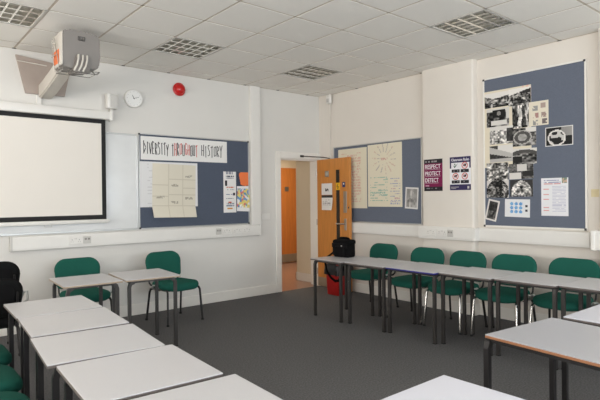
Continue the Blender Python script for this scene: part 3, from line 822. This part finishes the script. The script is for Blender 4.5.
rsheet('photo_print', 'black-and-white photo of a round bowl shape alone on the blue felt', 'photo', -3.69, -3.98, 1.985, 2.193, pic(44, .9, .4, 6, 6, ex_bowl, .03), 34, 26)
def f_blue(u, v):
    for cu in (.28, .46, .64):
        for cv in (.3, .52, .74):
            if math.hypot((u-cu)*1.42, v-cv) < .095: return (120, 172, 216) if vn(u*30, v*30, 2) > .35 else (90, 140, 200)
    if abs(u-.86) < .05 and (abs(v-.63) < .06 or abs(v-.38) < .07): return (70, 70, 76)
    return (226, 226, 226)
rsheet('picture_card', 'white card with nine blue discs at the bottom of the collage', 'card', -3.215, -3.512, 1.205, 1.41, f_blue, 44, 32, tilt=.02)
def f_cream(u, v):
    for cu, cv, c in ((.32, .72, (120, 118, 112)), (.74, .82, (150, 120, 104)), (.36, .42, (150, 92, 80)), (.78, .42, (130, 96, 84)), (.34, .14, (110, 108, 104)), (.8, .16, (66, 48, 48))):
        if abs(u-cu) < .13 and abs(v-cv) < .1 and vn(u*10, v*14, 5) > .3: return tuple(.65*x+.35*214 for x in c)
    return (224, 215, 196)
rsheet('picture_card', 'cream card with six small pictures on the collage edge', 'card', -3.51, -3.728, 2.228, 2.498, f_cream, 28, 34, x=-.022)
def f_text(u, v):
    c = (229, 228, 230)
    if u > .78 and v > .86 and u < .95: return (120, 140, 120) if vn(u*30, v*30, 2) > .5 else (200, 170, 150)
    if v > .82:
        for zz, col in ((.935, (160, 160, 184)), (.885, (144, 144, 172)), (.845, (206, 140, 138))):
            if abs(v-zz) < .012 and .1 < u < .72 and vn(u*22, zz*50, 3) > .3: return col
        return c
    for zz in (.70, .56, .44, .22, .14):
        if .09 < u < .3 and abs(v-zz) < .014: return (220, 160, 154)
    if .42 < u < .92 and (v*26) % 1 < .5 and .1 < v < .8 and vn(u*10, math.floor(v*26), 4) > .22: return (184, 184, 202)
    return c
rsheet('text_notice', 'white text notice with red headings on the blue felt', 'notice', -3.64, -3.927, 1.227, 1.64, f_text, 48, 78)
b = B(); b.box(-.03, .06, -.001, 0, -.04, .04); tag(obj('masking_tape_strip', b, 'tape', None, loc=(-.001, -4.175, 1.47), rz=RW), 'strip of yellowish masking tape on the wall right of the collage board', 'tape')

# ------------------------------------------------------------------ furniture
ZT = .705
def make_desk(w, d, edge, lam, label, group, loc, rz, leg='leg', z=ZT, inset=.04, row=None):
    t = thing('desk', label, 'desk', loc, rz, group)
    b = B(); b.box(-w/2, w/2, -d/2, d/2, z-.006, z, .002); obj('tabletop', b, lam, t)
    b = B(); b.box(-w/2-.001, w/2+.001, -d/2-.001, d/2+.001, z-.02, z-.006, .003); obj('edging', b, edge, t)
    zi = z-.02-.012; ix, iy = w/2-inset, d/2-inset
    yl, yr = (d/2-row[0], d/2-row[1]) if row else (iy, iy)
    b = B()
    for y in (-yr, yl): b.tube([(-ix+.03, y*.93, zi), (ix-.03, y*.93, zi)], .016, 4, PI/4)
    for x in (-ix, ix): b.tube([(x*.93, -iy, zi), (x*.93, iy, zi)], .0155, 4, PI/4)
    obj('under_frame', b, leg, t)
    for sx in (-1, 1):
        for sy in (-1, 1):
            x, y = sx*ix, (yl if sy > 0 else -yr)
            b = B(); b.tube([(x, y, 0.004), (x, y, zi-.045), (x-sx*.01, y, zi-.014), (x-sx*.045, y, zi)], .0205, 4, PI/4)
            l = obj('leg', b, leg, t)
            b = B(); b.box(x-.0165, x+.0165, y-.0165, y+.0165, 0, .008); obj('rubber_foot', b, 'rubber', l)
    return t
k = (1.4533-ZT)/(1.4533-.71)
Cx, Cy = -5.6837, -6.2629
S = lambda x, y: (Cx+(x-Cx)*k, Cy+(y-Cy)*k, 0)
dg = math.radians
G1 = 'grey desks in the left row'
for (x, y, r, lb) in ((-4.734, -2.392, -2, 'grey desk at the far end of the left row, beside black chairs'), (-4.760, -2.957, -4, 'second grey desk from the far end of the left row'),
                      (-4.808, -3.54, -5, 'third grey desk from the far end of the left row'), (-4.816, -4.11, -3, 'fourth grey desk from the far end of the left row'),
                      (-4.812, -4.695, -3, 'nearest grey desk of the left row, cut by the frame bottom')):
    make_desk(.545 if y < -3.2 else .53, .546, 'edge', 'laminate', lb, G1, S(x, y), dg(r), 'black_metal', z=.711)
make_desk(.51, .60, 'edge_tan', 'laminate', 'small grey desk in front of the left green chair by the wall', 'small desks by the screen wall', S(-4.18, -1.305), dg(-2.5))
make_desk(.53, .61, 'edge_tan', 'laminate', 'small grey desk in front of the right green chair under the noticeboard', 'small desks by the screen wall', S(-3.628, -1.345), dg(-4.5))
G2 = 'grey desks in the row along the right wall'
for (y0, y1, xf, d, e, r, lb) in ((-1.51, -2.06, -1.565, .60, 'edge', -2, 'grey desk with the black camera bag, nearest the door'),
                               (-2.075, -2.65, -1.535, .60, 'edge', 0, 'grey desk between the bag desk and the blue-edged desk'),
                               (-2.665, -3.275, -1.505, .60, 'edge_blue', 0, 'grey desk with a blue front edge'),
                               (-3.285, -3.825, -1.435, .60, 'edge', 0, 'grey desk right of the blue-edged desk'),
                               (-3.835, -4.38, -1.385, .60, 'edge', 0, 'second grey desk right of the blue-edged desk'),
                               (-4.385, -4.93, -1.33, .60, 'edge', 0, 'grey desk at the right end of the wall row, cut by the frame')):
    make_desk(d, abs(y1-y0), e, 'laminate', lb, G2, (xf+d/2, (y0+y1)/2, 0), dg(r), row=(.04 if y1 > -2.7 else .02, .04 if y1 > -2.2 else .02))
make_desk(.65, .75, 'edge_brown', 'laminate_mid', 'grey desk with brown edge at the right of the picture', None, S(-2.892, -5.198), dg(-6), 'black_metal', inset=.008)
make_desk(.6, .6, 'edge', 'laminate_white', 'white desk behind the brown-edged desk at the right frame edge', None, S(-2.165, -5.20), dg(-1), 'black_metal', inset=.006)
make_desk(.56, .58, 'edge', 'laminate_white', 'white desk corner at the bottom centre of the picture', None, S(-4.15, -5.302), dg(0), 'black_metal')

def make_chair(fabric, front, rear, label, group, cat='chair', reach=.29, lift=.03):
    t = thing('stacking_chair', label, cat, (0, 0, 0), 0, group)
    b = B(); b.layers(rrect(.475, .475, .15, .10, wb=.44), [(-.05, .05), (-.046, .022), (-.03, .004), (-.008, 0), (.014, .003), (.03, .016), (.037, .04)], .012)
    b.warp(lambda c: (c.x, c.y-.04, c.z+.448-.9*max(0, -c.y-.10)**2-.25*max(0, abs(c.x)-.14)**2)); obj('seat', b, fabric, t, True)
    b = B(); b.layers(rrect(.43, .38, .07, .06, wb=.39), [(-.012, .03), (-.008, .0), (.004, .0), (.01, .01)], 0)
    b.warp(lambda c: (c.x, c.y-.01, c.z+.40)); obj('seat_shell', b, 'black_plastic', t, True)
    def bend(c):
        x, yy, z = c.x, c.z, c.y                 # outline lives in XY: map Y->Z
        y = -yy-.38*x*x
        tl = math.radians(11)
        return (x, .215+y*math.cos(tl)+z*math.sin(tl)+.03, .655+z*math.cos(tl)-y*math.sin(tl))
    b = B(); b.layers(rrect(.455, .335, .055, .125, wb=.485), [(-.022, .03), (-.018, .01), (-.004, 0), (.01, .004), (.018, .018), (.021, .04)], .005)
    b.warp(bend); obj('backrest', b, fabric, t, True)
    b = B(); b.layers(rrect(.44, .325, .055, .12, wb=.47), [(-.029, .03), (-.026, .008), (-.015, 0), (-.006, .004)], .0)
    b.warp(bend); sh = obj('back_shell', b, 'black_plastic', t, True)
    b = B(); b.layers(rrect(.35, .24, .05, .07, wb=.36), [(-.035, .012), (-.034, .004), (-.027, 0)], .0)
    b.warp(bend); obj('shell_panel', b, 'black_fabric', sh, True)
    for sx in (-1, 1):
        b = B(); b.tube([(sx*.2, .14, .408), (sx*.208, -.16, .408), (sx*.214, -.205, .402), (sx*.219, -.222, .375), (sx*.236, -.247, .01)], .0145, 10, flat=.8)
        l = obj('leg', b, front, t, True)
        b = B(); b.cyl((sx*.2362, -.2475, 0), (sx*.2355, -.2465, .02), .016, 10); obj('rubber_foot', b, 'rubber', l)
        b = B(); b.tube([(sx*.2, -.02, .395), (sx*.207, .13, .395), (sx*.213, .165, .385), (sx*.218, .185, .35), (sx*.236, .232, .01)], .0145, 10, flat=.8)
        l = obj('leg', b, rear, t, True)
        b = B(); b.cyl((sx*.2362, .2325, 0), (sx*.2355, .2315, .02), .016, 10); obj('rubber_foot', b, 'rubber', l)
        b = B(); b.tube([(sx*.2, .1, .425), (sx*.2, .19, .43), (sx*.2, .222, .45), (sx*.2, .235, .5), (sx*.195, .258, .62), (sx*.19, .275, .70)], .0125, 10, flat=.7)
        obj('back_upright', b, rear, t, True)
    for sx in (-1, 1):
        b = B(); b.tube([(sx*.2, -.03, .418), (sx*(reach-.05), -.05, .42), (sx*(reach-.02), -.05, .43+lift), (sx*reach, -.02, .43+lift), (sx*reach, .0, .43), (sx*(reach-.04), .02, .408), (sx*.2, .03, .418)], .011, 8)
        l = obj('linking_bracket', b, 'alu', t, True)
    b = B(); b.tube([(-.2, -.1, .41), (.2, -.1, .41)], .011, 8); b.tube([(-.2, .1, .41), (.2, .1, .41)], .011, 8); obj('cross_bar', b, rear, t, True)
    return t
GR = 'green chairs along the right wall'
P = make_chair('green', 'chrome', 'black_metal', 'x', GR)
spots = [(-.655, -1.70, 0, 'green fabric chair behind the bag desk, nearest the door'),
         (-.70, -2.45, 2, 'green fabric chair behind the blue-edged desk, left of the pier poster'),
         (-.72, -3.0, -3, 'green fabric chair third from the door, in front of the pier'),
         (-.69, -3.56, 4, 'green fabric chair fourth from the door, below the narrow askew photo'),
         (-.60, -4.125, 2, 'green fabric chair fifth from the door, below the white text notice'),
         (-.68, -4.80, 0, 'green fabric chair cut off by the right frame edge')]
for i, (x, y, r, lb) in enumerate(spots):
    o = P if i == 0 else copy_tree(P)
    o.location = (x, y, 0); o.rotation_euler.z = RW+dg(r); o['label'] = lb
GL = 'green chairs by the screen wall'
Q = make_chair('green', 'black_metal', 'black_metal', 'green fabric chair against the wall under the white trunking, left desk', GL)
Q.location = (-3.963, -.54, 0); Q.scale = (1, 1, .982); Q.rotation_euler.z = dg(-2)
R_ = copy_tree(Q); R_.location = (-2.93, -.57, 0); R_.rotation_euler.z = dg(6); R_['label'] = 'green fabric chair under the blue noticeboard, right of the small desks'
for i, (y, gx_, lb) in enumerate(((-2.35, -5.275, 'green seat tucked at the left row, farthest of three at left frame edge'), (-2.92, -5.325, 'green seat tucked at the left row, middle of three at left frame edge'),
                             (-3.46, -5.36, 'green seat tucked at the left row, nearest of three at left frame edge'))):
    o = copy_tree(Q); o.location = (gx_, y, 0); o.rotation_euler.z = PI/2; o['label'] = lb; o['group'] = 'green chairs tucked at the left row'
K = make_chair('black_fabric', 'chrome', 'black_metal', 'x', 'black stacked chairs', reach=.345, lift=.07)
for i, (z, dy, lb) in enumerate(((0.0, 0, 'lower black chair of the stack at the left frame edge'), (.13, .1, 'upper black chair of the stack at the left frame edge'))):
    o = K if i == 0 else copy_tree(K)
    o.location = (-4.98, -1.25+dy, z); o.rotation_euler.z = PI; o['label'] = lb

# bin
t = thing('waste_bin', 'red waste bin with black liner behind the bag desk', 'bin', (-.33, -.74, 0))
b = B(); b.layers(rrect(.34, .30, .05), [(0, .04), (.012, .032), (.41, .006), (.42, 0)], 0); obj('bin_body', b, 'red_bin', t, True)
b = B(); n = 40
rg = []
rnd = random.Random(3)
o_ = rrect(.35, .31, .055, n=10)
for z, ins, j in ((.30, -.010, .008), (.355, -.008, .006), (.39, -.006, .004), (.43, -.003, .004), (.46, .008, .012), (.445, .035, .008), (.30, .055, .0)):
    rg.append([b.bm.verts.new((x+rnd.uniform(-j, j), y+rnd.uniform(-j, j), z+rnd.uniform(-j, j))) for x, y in o_(ins)])
for A, C_ in zip(rg, rg[1:]):
    for j in range(len(A)): b.bm.faces.new((A[j], A[(j+1) % len(A)], C_[(j+1) % len(A)], C_[j]))
b.bm.faces.new(rg[-1]); obj('bin_liner', b, 'bag_liner', t, True)

# camera bag
t = thing('camera_bag', 'black camera bag with shoulder strap on the desk nearest the door', 'bag', (-1.15, -1.685, ZT), RW+dg(6))
b = B(); b.layers(rrect(.255, .17, .04), [(.0, .02), (.01, .004), (.05, 0), (.16, .003), (.185, .008), (.2, .02)], .004); obj('bag_body', b, 'cordura', t, True)
b = B(); b.layers(rrect(.268, .185, .045), [(.165, .006), (.17, 0), (.2, .0), (.212, .01), (.218, .03)], .006); obj('lid', b, 'cordura', t, True)
b = B(); b.box(-.1, .1, -.115, -.085, .025, .125, .012, seg=3); obj('front_pocket', b, 'cordura', t, True)
b = B(); b.box(-.12, .12, -.1, -.09, .12, .175, .004); b.box(-.09, -.06, -.118, -.1, .03, .17, .003); b.box(.06, .09, -.118, -.1, .03, .17, .003); obj('flap', b, 'black_fabric', t)
b = B(); b.box(.03, .06, -.104, -.1, .14, .15); obj('maker_tag', b, 'plastic_grey', t)
b = B(); b.tube([(-.08, 0, .215), (-.075, 0, .23), (-.04, 0, .236), (.04, 0, .236), (.075, 0, .23), (.08, 0, .215)], .012, 8, flat=1.3); obj('carry_handle', b, 'cordura', t, True)
b = B()
W2L = (Matrix.Translation((-1.15, -1.685, ZT)) @ Matrix.Rotation(RW+dg(6), 4, 'Z')).inverted()
pts = [W2L @ Vector(q) for q in ((-1.17, -1.56, ZT+.12), (-1.19, -1.535, ZT+.05), (-1.21, -1.50, ZT+.017), (-1.245, -1.46, ZT-.02), (-1.262, -1.45, .615), (-1.23, -1.45, .50), (-1.17, -1.455, .42),
                                 (-1.10, -1.46, .365), (-1.03, -1.46, .36), (-.975, -1.455, .43), (-.955, -1.45, .5), (-.955, -1.45, .63), (-.965, -1.462, ZT-.005), (-.98, -1.50, ZT+.016), (-1.04, -1.545, ZT+.05), (-1.08, -1.56, ZT+.12))]
b.tube(pts, .02, 6, flat=.5)
obj('shoulder_strap', b, 'cordura', t, True)

# ------------------------------------------------------------------ light: sky light at the rear windows, plus added far-wall and corridor fill
RP, FP = 128, 245
def area(name, loc, rot, sx, sy, power, col):
    l = bpy.data.lights.new(name, 'AREA'); l.shape = 'RECTANGLE'; l.size = sx; l.size_y = sy; l.energy = power; l.color = col
    o = bpy.data.objects.new(name, l); COL.objects.link(o); o.location = loc; o.rotation_euler = rot; return o
UP = math.radians(46)      # window lamps tilted upwards, a lift added to brighten the ceiling
for i, (a_, c_) in enumerate(wins):
    area('daylight', ((a_+c_)/2, Y0-.5, (WZ0+WZ1)/2-.1), (PI/2+UP, 0, 0), c_-a_, WZ1-WZ0, RP, (.86, .93, 1.0))
for i, (a_, c_) in enumerate(fill_wins):
    area('daylight', (X0-.5, (a_+c_)/2, 1.85), (PI/2+UP, 0, -PI/2), c_-a_, 2.0, FP, (1.0, .965, .93))  # lamps at the added far windows, lifting right wall and ceiling
area('corridor_lamp', (.3, 1.75, 2.55), (0, 0, 0), 1.4, .4, 42, (1.0, .9, .76))  # unseen light added to brighten the corridor behind the doorway
w = bpy.data.worlds.new('world'); scene.world = w; w.use_nodes = True
nt = w.node_tree; bg = nt.nodes['Background']
sky = nt.nodes.new('ShaderNodeTexSky'); sky.sky_type = 'HOSEK_WILKIE'; sky.turbidity = 4; sky.sun_direction = (.3, .6, .7)
nt.links.new(sky.outputs['Color'], bg.inputs['Color']); bg.inputs['Strength'].default_value = .6

# ------------------------------------------------------------------ camera
yaw, pitch, roll = .8758, -.0044, -.0105
f = Vector((math.cos(pitch)*math.cos(yaw), math.cos(pitch)*math.sin(yaw), math.sin(pitch)))
r = Vector((math.sin(yaw), -math.cos(yaw), 0)); u = r.cross(f)
c, s = math.cos(roll), math.sin(roll)
right = c*r+s*u; up = -s*r+c*u
cam = bpy.data.cameras.new('camera'); co = bpy.data.objects.new('camera', cam); COL.objects.link(co)
m = Matrix.Identity(4)
for i in range(3): m[i][0] = right[i]; m[i][1] = up[i]; m[i][2] = -f[i]
m.translation = (Cx, Cy, 1.4533); co.matrix_world = m
cam.sensor_width = 36; cam.lens = 36*509.6/600; cam.clip_start = .05
scene.camera = co
vs = scene.view_settings
vs.view_transform = 'Standard'; vs.look = 'None'; vs.exposure = 0.0; vs.gamma = 1; vs.use_curve_mapping = False
